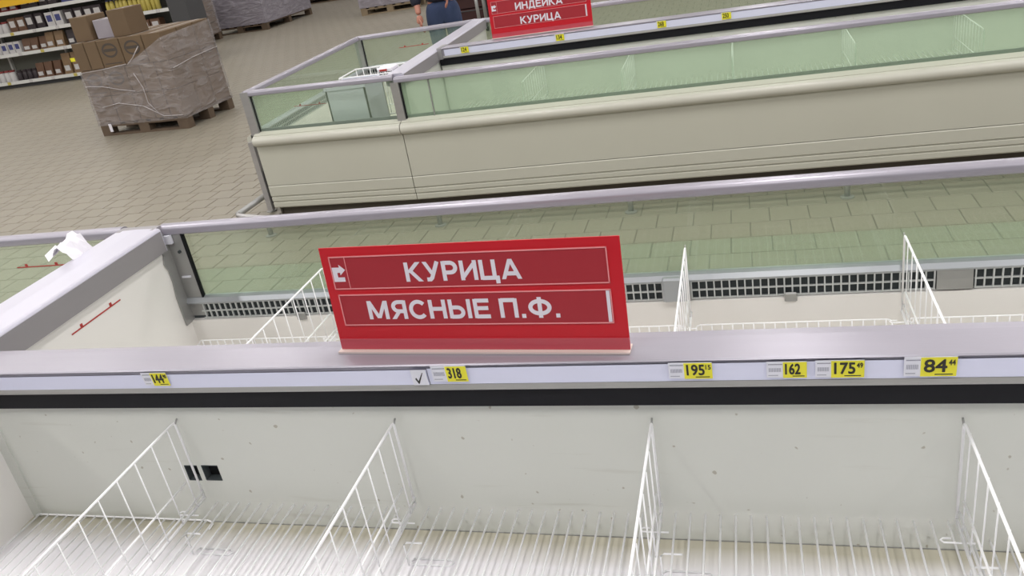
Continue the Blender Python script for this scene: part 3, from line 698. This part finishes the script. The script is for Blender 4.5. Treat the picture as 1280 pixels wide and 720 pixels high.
# guard rail on the floor
g = thing('floor_guard_rail', (-1.3, 4.55, 0), 'low silver guard rail on the floor before the far freezer', 'guard rail')
MB().tube([(-3.265,4.63,0.125),(-3.25,4.60,0.125),(-3.20,4.575,0.125),(-2.95,4.505,0.12),(-2.6,4.49,0.115),(2.6,4.49,0.115)], 0.018, 10).build('tube', M['alu'], g, True)
MB().tube([(-3.265,4.62,0.125),(-3.21,6.9,0.125)], 0.02, 10).build('side_tube', M['steel'], g, True)
for (x, y) in ((-2.995,4.515),(-1.808,4.49),(-0.644,4.49),(0.511,4.49),(1.67,4.49),(-3.253,5.0),(-3.235,6.2)):
    p = MB().tube([(x,y,0.008),(x,y,0.115)], 0.016, 8).build('post', M['steel'], g, True)
    MB().tube([(x,y,0.0),(x,y,0.006),(x,y,0.010)], [0.036,0.036,0.02], 12).build('foot_flange', M['steel'], p, False).location = -world_loc(g)*0
    
# ============================================================ PALLETS
def pallet(loc, rot, W, D, label, m, group=None):
    t = thing('pallet', loc, label, 'pallet', group, (0, 0, rot))
    for y in (0.0, D/2-0.05, D-0.1):
        MB().box(0, W, y, y+0.1, 0.0, 0.022).build('bottom_board', m, t, local=True)
        for x in (0.0, W/2-0.07, W-0.14): MB().box(x, x+0.14, y, y+0.1, 0.022, 0.10).build('block', m, t, local=True)
        MB().box(0, W, y, y+0.1, 0.10, 0.122).build('stringer', m, t, local=True)
    n = 7
    for k in range(n):
        x = k*(W-0.12)/(n-1); MB().box(x, x+0.12, 0, D, 0.122, 0.144).build('top_board', m, t, local=True)
    return t
PR = -0.07
PL = Vector((-7.10, 8.06, 0))
def pw(x, y, z): # pallet-local to world
    return PL + Vector((x*math.cos(PR) - y*math.sin(PR), x*math.sin(PR) + y*math.cos(PR), z))
pallet(PL, PR, 1.22, 0.86, 'dark wooden pallet under the wrapped brown cartons', M['wood'])
def carton(x, y, z, W, D, H, label, group, logo=False, par=None, mt=None, rot=PR):
    t = thing('carton', pw(x, y, z), label, 'carton', group, (0, 0, rot))
    j = 0.004
    b = MB().cbox(j, W-j, j, D-j, 0.001, H-0.003, 0.006).build('box_body', mt or M['carton'], t, local=True)
    MB().box(W/2-0.02, W/2+0.02, j-0.0005, D-j, H-0.0035, H-0.0022).build('tape', M['goods2'], t, local=True)
    if logo:
        lo = MB()
        def ring(cx, cz, ra, rb, q, n=20):
            for k in range(n):
                a = 2*math.pi*k/n; c = 2*math.pi*(k+1)/n
                lo.quad((cx+ra*math.cos(a), q, cz+rb*math.sin(a)), (cx+ra*math.cos(c), q, cz+rb*math.sin(c)), (cx+ra*.8*math.cos(c), q, cz+rb*.72*math.sin(c)), (cx+ra*.8*math.cos(a), q, cz+rb*.72*math.sin(a)))
        ring(W/2, H*0.60, W*0.34, H*0.26, j-0.001)
        lo.box(W/2-W*0.26, W/2+W*0.26, j-0.0015, j-0.0005, H*0.56, H*0.66)
        lo.box(W*0.12, W*0.88, j-0.0015, j-0.0005, H*0.12, H*0.15)
        lo.build('printed_oval', M['tape'], t, local=True)
    return t
H4 = [(0.146, 0.298), (0.446, 0.298), (0.746, 0.298)]
names = ['bottom', 'middle', 'top']
CW = [[.30,.30,.21,.21,.20], [.31,.31,.20,.20,.20], [.17,.18,.31,.31,.25]]
for li, (z, h) in enumerate(H4):
    cx_ = 0
    for ci in range(5):
        wd = CW[li][ci]
        lg = (li == 2 and ci in (2, 3)) or (li == 1 and ci in (0, 1))
        pos = ('leftmost', 'second', 'third', 'fourth', 'corner')[ci]
        carton(cx_, 0, z, wd, 0.29, h, '%s brown carton in the %s layer of the front row%s' % (pos, names[li], ', dark oval print' if lg else ''), 'cartons on the wrapped pallet', lg)
        if li == 2:
            for ri in (1, 2):
                if ci < 4: carton(cx_, ri*0.287, z, wd, 0.287, h, 'brown top-layer carton, %s from the left in the %s row behind the front' % (('first','second','third','fourth')[ci], 'first' if ri == 1 else 'second'), 'cartons in the rear top layer')
        cx_ += wd
    for ri in (1, 2):
        wd = CW[li][4]
        carton(1.22-wd, ri*0.287, z, wd, 0.287, h, 'brown carton on the right side, %s row back, %s layer' % ('first' if ri == 1 else 'last', names[li]), 'cartons on the wrapped pallet')
for ci, (x, y, hh, lb) in enumerate(((0.0, 0.10, 0.26, 'loose brown carton on top at the left corner of the stack'), (0.27, 0.14, 0.20, 'grey printed carton on top beside the left one'), (0.53, 0.10, 0.28, 'tall brown carton on top at mid stack'))):
    carton(x, y, 1.044, 0.25, 0.3, hh, lb, 'cartons on top of the stack', mt=(M['goods'] if ci == 1 else None))
# yellow tag
o = MB().box(-0.03, 0.03, -0.002, 0, 0, 0.04).build('yellow_tag', M['yellow']); o.location = pw(-0.03, -0.005, 0.86); tag(o, 'small yellow tag at the left edge of the carton stack', 'tag')
# stretch film round the stack
def wrap(label, corners, tops, z0, m, org, bulge=0.012, loc=None):
    t = thing('stretch_film', loc, label, 'film'); b = MB(); n = len(corners); pts = []
    for k in range(n):
        a = Vector(corners[k]); c = Vector(corners[(k+1) % n]); ta = tops[k]; tb = tops[(k+1) % n]
        for j in range(10):
            q = j/10; p = a.lerp(c, q); pts.append((p, ta+(tb-ta)*q))
    R_ = 8; N = len(pts); cen = sum((p[0] for p in pts), Vector((0, 0)))/N
    for k, (p, tp) in enumerate(pts):
        for r in range(R_+1):
            dirn = (p-cen).normalized(); off = bulge*(0.5+random.random()*0.9)
            z = z0 + (tp-z0)*r/R_ + (random.uniform(-.006, .006) if 0 < r < R_ else 0)
            if r == R_: off *= 0.4
            q = p + dirn*off; b.v.append(Vector((q.x, q.y, z)))
    for k in range(N):
        for r in range(R_):
            a = k*(R_+1)+r; c = ((k+1) % N)*(R_+1)+r; b.f.append((a, c, c+1, a+1))
    b.build('film_skirt', m, t, True); return t, b
cr = [pw(0, 0, 0), pw(0.68, 0, 0), pw(1.22, 0, 0), pw(1.22, 0.86, 0), pw(0, 0.86, 0)]
cr = [(p.x, p.y) for p in cr]
ft, fb = wrap('creased clear stretch film around the brown cartons', cr, [0.72, 0.76, 0.99, 1.03, 0.8], 0.12, M['film'], None, 0.014, pw(0.6, 0.4, 0.146))
fo = MB()
def crease(pts, r): fo.tube([pw(*p) for p in pts], r, 5)
crease([(0.02,-.022,0.575),(0.25,-.024,0.56),(0.5,-.022,0.50),(0.68,-.024,0.47)], 0.0045)
crease([(0.15,-.022,0.33),(0.4,-.024,0.36),(0.72,-.024,0.30),(0.95,-.022,0.17),(1.2,-.026,0.16)], 0.0045)
crease([(0.74,-.024,0.66),(0.80,-.024,0.50),(0.80,-.026,0.33),(0.9,-.024,0.2)], 0.0045)
crease([(0.70,-.022,0.76),(0.80,-.024,0.82),(0.92,-.024,0.93)], 0.005)
crease([(1.245,0.02,0.66),(1.245,0.4,0.70),(1.245,0.84,0.72)], 0.005)
crease([(0.0,-.02,0.725),(0.35,-.022,0.74),(0.68,-.022,0.765)], 0.004)
fo.build('film_crease', film('film_crease', (0.7, 0.66, 0.68), 0.6), ft, True)
MB().cbox(-0.02, 0.02, 0, 0.01, 0, 0.09, 0.004).build('loose_film_end', M['paper'], None).location = (0, 0, 0)
lo = bpy.data.objects['loose_film_end']; lo.parent = ft; lo.location = pw(0.17, -0.035, 0.05) - ft.location

# lilac bulk pallet
def bulk(c0, ang, W, D, H, label, gm, fm, pm_, tier=None):
    t = pallet((c0[0], c0[1], 0), ang, W, D, 'pallet under ' + label, pm_)
    def q(x, y): return (c0[0]+x*math.cos(ang)-y*math.sin(ang), c0[1]+x*math.sin(ang)+y*math.cos(ang))
    b = thing('wrapped_load', (*q(W/2, D/2), 0.146), label, 'wrapped goods', rot=(0, 0, ang))
    rows = tier or 4; rh = (H-0.15)/rows; nx = max(2, int(W/0.42)); ny = max(2, int(D/0.42))
    for r in range(rows):
        m = MB()
        for i in range(nx):
            for j in range(ny):
                jx = random.uniform(0, .012)
                m.cbox(-W/2+i*W/nx+.006+jx, -W/2+(i+1)*W/nx-.006, -D/2+j*D/ny+.006+jx, -D/2+(j+1)*D/ny-.006, r*rh, (r+1)*rh-.008, .02)
        m.build('carton_layer', gm, b, local=True)
    m = MB(); m.box(-W/2-.01, W/2+.01, -D/2-.01, D/2+.01, 0.0, H-0.13).build('film_wrap', fm, b, local=True)
    return b
bulk((-11.0, 16.75), -0.06, 1.36, 1.95, 1.5, 'lilac grey wrapped bulk load near the top edge', M['goods'], M['film_dense'], M['wood'])
bulk((-11.35, 21.2), -0.03, 2.3, 0.9, 1.2, 'grey wrapped load farthest back at the top edge', M['goods'], M['film_dense'], M['wood'])
bulk((-7.42, 16.6), 0.08, 1.25, 0.9, 1.0, 'pinkish beige wrapped load left of the person', M['goods2'], M['film_dense'], M['wood2'])
bulk((-11.75, 15.65), -0.05, 1.20, 0.7, 1.05, 'brown wrapped load just behind the carton stack', M['carton'], M['film'], M['wood'])
o = MB().quad((-10.72,15.5,0.25),(-10.56,15.5,0.25),(-10.53,15.52,0.42),(-10.70,15.52,0.44)).build('white_sheet', M['paper']); ws_ = o
sv = MB()
o = ws_; o.parent = bpy.data.objects['wrapped_load.003']; o.matrix_parent_inverse = (Matrix.Translation(o.parent.location) @ Matrix.Rotation(-0.05, 4, 'Z')).inverted(); sm = o.modifiers.new('s', 'SOLIDIFY'); sm.thickness = 0.004
t = thing('wrapped_sack', (-11.3, 15.9, 1.19), 'white plastic sack on top of the brown wrapped load', 'sack')
MB().ellipsoid((-11.3, 15.95, 1.40), (0.27, 0.25, 0.22), 16, 10).build('sack_body', M['paper'], t, True)
MB().tube([(-11.3,15.95,1.60),(-11.29,15.95,1.66),(-11.28,15.95,1.72)], [0.05,0.03,0.06], 8).build('tied_neck', M['paper'], t, True)

# ============================================================ SHELF RACK AT LEFT
t = thing('store_shelf', (-11.4, 13.3, 0), 'white metal store shelving against the upper left corner', 'shelving')
SX0, SX1 = -14.6, -9.25
MB().box(SX0, SX1, 13.50, 13.53, 0.0, 2.1).build('back_panel', M['shadowgrey'], t)
MB().box(SX0, SX1, 13.08, 13.5, 0.0, 0.07).build('base_plinth', M['darkgrey'], t)
SZ = [0.115, 0.60, 0.955, 1.31, 1.66]
for i, z in enumerate(SZ):
    MB().box(SX0, SX1, 13.02, 13.5, z-0.04, z).build('shelf_board', M['white'], t)
    MB().box(SX0, SX1, 13.0, 13.02, z-0.045, z+0.012).build('price_rail', M['white'], t)
for x in (SX0, -13.3, -11.98, -10.6, SX1): MB().box(x-0.02, x+0.02, 13.44, 13.5, 0, 2.1).build('upright', M['white'], t)
MB().box(SX1, SX1+0.35, 13.0, 13.5, 0.0, 2.0).build('end_panel', M['darkgrey'], t)
MB().box(-14.2, -11.72, 12.96, 12.98, 1.40, 1.75).build('yellow_banner', mat('banner_yellow', (0.85, 0.50, 0.02), 0.5), t)
def col(n, c, r=0.5): return mat(n, c, r, noise=0.3, nscale=14)
K = dict(white=col('pack_white', (0.62, 0.60, 0.60)), brown=col('pack_brown', (0.14, 0.07, 0.04)), dark=col('pack_dark', (0.035, 0.025, 0.03)),
         blue=col('pack_blue', (0.06, 0.07, 0.22)), yellow=col('pack_yellow', (0.60, 0.50, 0.12)), tan=col('pack_tan', (0.24, 0.15, 0.08)), red=col('pack_red', (0.28, 0.05, 0.05)))
def proto_item(kind, c, w_, h):
    nm = {'jar': 'jar', 'pouch': 'food_pouch', 'box': 'food_box', 'bottle': 'bottle'}[kind]
    t = thing(nm, (0, 0, 0), '', nm.replace('food_', ''))
    if kind == 'jar':
        MB().tube([(0,0,0),(0,0,.01),(0,0,h*.75),(0,0,h*.85)], [w_*.44,w_*.48,w_*.48,w_*.34], 10).build('glass_body', K[c], t, True, True)
        MB().tube([(0,0,h*.85),(0,0,h)], w_*.38, 10).build('lid', K['red' if c == 'white' else 'dark'], t, False, True)
    elif kind == 'bottle':
        MB().tube([(0,0,0),(0,0,h*.6),(0,0,h*.78),(0,0,h*.92)], [w_*.46,w_*.48,w_*.42,w_*.26], 10).build('bottle_body', K[c], t, True, True)
        MB().tube([(0,0,h*.92),(0,0,h)], w_*.26, 8).build('cap', K['blue'], t, False, True)
    elif kind == 'pouch':
        b = MB(); b.prism([(-w_*.46,0),(w_*.46,0),(w_*.40,h*.2),(w_*.46,h*.9),(w_*.46,h),(-w_*.46,h),(-w_*.46,h*.9),(-w_*.40,h*.2)], lambda p, q: (p[0], (-.07+.14*q)*(1-.75*p[1]/h), p[1])).build('pouch_body', K[c], t, False, True)
        MB().box(-w_*.28, w_*.28, -.068, -.060, h*.16, h*.42).build('front_patch', K['white'], t, local=True)
    else:
        MB().cbox(-w_*.46, w_*.46, -.08, .08, 0, h, .006).build('box_body', K[c], t, local=True)
        MB().box(-w_*.30, w_*.30, -.0825, -.08, h*.35, h*.8).build('front_patch', K['white' if c != 'white' else 'blue'], t, local=True)
    return t
layout = {0: [('jar','white',8,-14.0,.13,.20),('jar','dark',4,-12.95,.12,.18),('pouch','brown',3,-12.45,.19,.26),('pouch','tan',2,-11.86,.21,.36),('box','blue',2,-11.41,.22,.30)],
          1: [('jar','white',8,-14.0,.12,.20),('box','white',3,-13.02,.15,.20),('pouch','brown',3,-12.55,.19,.22),('pouch','tan',2,-12.0,.2,.27),('pouch','dark',2,-11.55,.18,.26),('box','brown',8,-11.16,.2,.22)],
          2: [('box','blue',4,-13.9,.14,.22),('jar','white',4,-13.25,.14,.20),('box','brown',2,-12.65,.19,.24),('box','dark',2,-12.25,.2,.26),('box','white',2,-11.80,.18,.24),('box','dark',4,-11.40,.2,.24),('bottle','yellow',12,-10.55,.09,.27)],
          3: [('box','brown',4,-13.9,.2,.16),('pouch','red',3,-12.9,.2,.24),('box','dark',4,-12.25,.2,.22),('box','blue',3,-11.35,.2,.22),('box','yellow',3,-10.7,.16,.22),('bottle','blue',8,-10.15,.10,.25)],
          4: [('box','dark',5,-13.6,.22,.24),('box','brown',5,-12.3,.22,.24),('bottle','yellow',14,-11.1,.11,.27)]}
NUM = ['zero','one','two','three','four','five','six','seven','eight','nine','ten','eleven','twelve','thirteen','fourteen']
ORD = ['first','second','third','fourth','fifth','sixth','seventh','eighth','ninth','tenth','eleventh','twelfth','thirteenth','fourteenth']
PLU = dict(jar='jars', pouch='pouches', box='boxes', bottle='bottles')
sname = ['lowest', 'second', 'third', 'fourth', 'top']
cn = dict(white='white', brown='brown', dark='dark', blue='blue', yellow='yellow', tan='tan', red='red')
for si, runs in layout.items():
    for (kd, c, n, x, w_, h) in runs:
        p = proto_item(kd, c, w_, h)
        word = {'jar': 'jar', 'pouch': 'pouch', 'box': 'box', 'bottle': 'bottle'}[kd]
        lb = 'small %s %s on the %s shelf of the left-hand rack' % (cn[c], word, sname[si])
        for k in range(n):
            o = p if k == 0 else copy_tree(p)
            o.location = (x + (k+0.5)*w_, 13.14 + random.uniform(-.01, .03), SZ[si] + 0.001); o['group'] = '%s %s run on %s shelf' % (c, word, sname[si])
            o['label'] = '%s %s, %s from the left of the %s %s %s on the %s rack shelf' % (c, word, ORD[k], NUM[n], c, PLU[word], sname[si])
            o.rotation_euler = (0, 0, random.uniform(-.08, .08))
for k, x in enumerate((-13.1, -12.6, -12.1, -11.6, -10.3, -9.9, -9.5)):
    for si in (0, 1, 2):
        m = MB().box(x, x+0.07, 12.992, 12.999, SZ[si]-0.04, SZ[si]+0.01).build('shelf_ticket', K['yellow'] if (k+si) % 3 == 0 else K['white'], t)

# ============================================================ PERSON
def skin_chain(name, nodes, edges, m, parent, root=0, sub=2):
    me = bpy.data.meshes.new(name); me.from_pydata([n[:3] for n in nodes], edges, []); o = bpy.data.objects.new(name, me); C.objects.link(o); o.parent = parent
    me.materials.append(m)
    sk = o.modifiers.new('skin', 'SKIN'); sk.use_smooth_shade = True
    if not me.skin_vertices: 
        bpy.context.view_layer.objects.active = o
    lay = me.skin_vertices[0].data if me.skin_vertices else None
    if lay:
        for i, n in enumerate(nodes):
            r = n[3] if not isinstance(n[3], tuple) else n[3]
            lay[i].radius = (r, r) if not isinstance(r, tuple) else r
        lay[root].use_root = True
    ss = o.modifiers.new('sub', 'SUBSURF'); ss.levels = sub; ss.render_levels = sub
    return o
P = thing('person', (-2.72, 7.95, 0), 'person in blue jeans and dark jacket standing behind the far freezer', 'person', rot=(0, 0, 0.25))
HP = 0.92
body = [(0,0,HP,.09),(0,0,1.12,.115),(0,0,1.32,.135),(0,0,1.44,.10),(0,0,1.50,.055),(0,-.01,1.56,.055),(0,-.015,1.66,.085),(0,-.01,1.74,.07),
        (-.17,0,1.42,.06),(-.235,.0,1.16,.045),(-.225,-.09,0.92,.03),(-.22,-.12,0.86,.028),
        (.17,0,1.42,.06),(.23,-.03,1.16,.045),(.13,-.22,1.07,.03),(.08,-.24,1.05,.028),
        (-.085,0,0.84,.065),(-.085,-.01,0.50,.048),(-.10,.03,0.09,.04),(-.10,-.10,0.04,.03),
        (.085,0,0.84,.065),(.085,-.01,0.50,.048),(.10,.03,0.09,.04),(.10,-.10,0.04,.03)]
be = [(0,1),(1,2),(2,3),(3,4),(4,5),(5,6),(6,7),(3,8),(8,9),(9,10),(10,11),(3,12),(12,13),(13,14),(14,15),(0,16),(16,17),(17,18),(18,19),(0,20),(20,21),(21,22),(22,23)]
skin_chain('body', body, be, M['skin'], P)
jb = [(0,0,.99,.135),(0,0,.90,.13),(-.085,0,.80,.105),(-.085,-.01,.50,.075),(-.10,.03,.14,.062),(-.10,.03,.06,.066),(.085,0,.80,.105),(.085,-.01,.50,.075),(.10,.03,.14,.066),(.10,.03,.06,.07)]
skin_chain('jeans', jb, [(0,1),(1,2),(2,3),(3,4),(4,5),(1,6),(6,7),(7,8),(8,9)], M['denim'], P, root=1)
kb = [(0,0,.93,.165),(0,0,1.15,.155),(0,0,1.32,.165),(0,0,1.45,.12),(0,0,1.50,.075),(-.18,0,1.42,.085),(-.24,0,1.16,.068),(-.23,-.09,.93,.052),(.18,0,1.42,.085),(.235,-.03,1.16,.068),(.14,-.21,1.075,.052)]
skin_chain('jacket', kb, [(0,1),(1,2),(2,3),(3,4),(3,5),(5,6),(6,7),(3,8),(8,9),(9,10)], M['jacket'], P, root=1)
for sx in (-1, 1):
    bx, by, bz = (sx*.22, -.12, .86) if sx < 0 else (.08, -.25, 1.06)
    skin_chain('palm', [(bx,by,bz,.028),(bx,by-.012,bz-.045,(.036,.020)),(bx,by-.018,bz-.085,(.036,.018))], [(0,1),(1,2)], M['skin'], P)
    for k in range(4):
        oy = -.030+.020*k; L = (.072,.084,.080,.062)[k]
        skin_chain('finger', [(bx,by-.018+oy,bz-.075,.0095),(bx-sx*.004,by-.02+oy,bz-.085-L*.4,.009),(bx-sx*.016,by-.016+oy,bz-.085-L*.72,.0082),(bx-sx*.030,by-.010+oy,bz-.085-L*.95,.007)], [(0,1),(1,2),(2,3)], M['skin'], P, sub=1)
    skin_chain('thumb', [(bx,by-.030,bz-.03,.011),(bx-sx*.012,by-.058,bz-.06,.0105),(bx-sx*.018,by-.066,bz-.095,.009)], [(0,1),(1,2)], M['skin'], P, sub=1)
    MB().ellipsoid((sx*.10, -.045, .045), (.05, .135, .047), 14, 8).build('shoe', M['shoe'], P, True, True)
    MB().ellipsoid((sx*.033, -.098, 1.672), (.012, .006, .007), 8, 6).build('eye', M['ink'], P, True, True)
    MB().ellipsoid((sx*.085, .0, 1.66), (.012, .02, .032), 8, 6).build('ear', M['skin'], P, True, True)
MB().ellipsoid((0, -.108, 1.645), (.013, .018, .024), 8, 6).build('nose', M['skin'], P, True, True)
MB().ellipsoid((0, -.098, 1.607), (.025, .006, .006), 8, 6).build('mouth', M['redline'], P, True, True)
MB().ellipsoid((0, .018, 1.712), (.095, .105, .085), 14, 8).build('hair', M['hair'], P, True, True)

# produce crate and posts behind the back rail, between person and far sign
t = thing('produce_crate', (-4.3, 13.9, 0), 'dark maroon crate stack with green leaves behind the person', 'crate')
for k in range(3): 
    MB().cbox(-4.75, -3.75, 13.6, 14.3, k*0.2, k*0.2+0.185, 0.02).build('crate_tier', M['maroon'], t)
    MB().box(-4.76, -3.74, 13.585, 13.6, k*0.2+0.15, k*0.2+0.165).build('crate_rim', M['darkgrey'], t)
m = MB()
for k in range(70):
    x = random.uniform(-4.7,-3.8); y = random.uniform(13.6,14.2); z = 0.60+random.uniform(0,.14); a = random.uniform(0,6.28); l = .09
    m.quad((x,y,z),(x+l*math.cos(a),y+l*math.sin(a),z+.05),(x+1.4*l*math.cos(a+.5),y+1.4*l*math.sin(a+.5),z+.07),(x+l*math.cos(a+1),y+l*math.sin(a+1),z+.03))
m.build('leaves', M['green'], t)['kind'] = 'stuff'
MB().box(-4.85, -3.9, 13.55, 13.6, 0.82, 0.90).build('cream_bar', M['foot'], t)
MB().box(-4.85, -4.8, 13.55, 13.6, 0.0, 0.90).build('bar_post', M['darkgrey'], t); MB().box(-3.95, -3.9, 13.55, 13.6, 0.0, 0.90).build('bar_post', M['darkgrey'], t)
t = thing('store_trolley', (-3.3, 12.0, 0), 'dark hand trolley standing behind the far red sign', 'trolley')
MB().cbox(-3.62, -3.1, 11.8, 12.3, 0.70, 1.2, 0.03).build('black_tub', M['jacket'], t)
for (x, y) in ((-3.55,11.87),(-3.17,11.87),(-3.55,12.23),(-3.17,12.23)):
    MB().tube([(x,y,0.06),(x,y,0.72)], 0.025, 8).build('leg', M['steel'], t, True)
    MB().tube([(x-.015,y,0.05),(x+.015,y,0.05)], 0.05, 12).build('caster', M['black'], t, True)
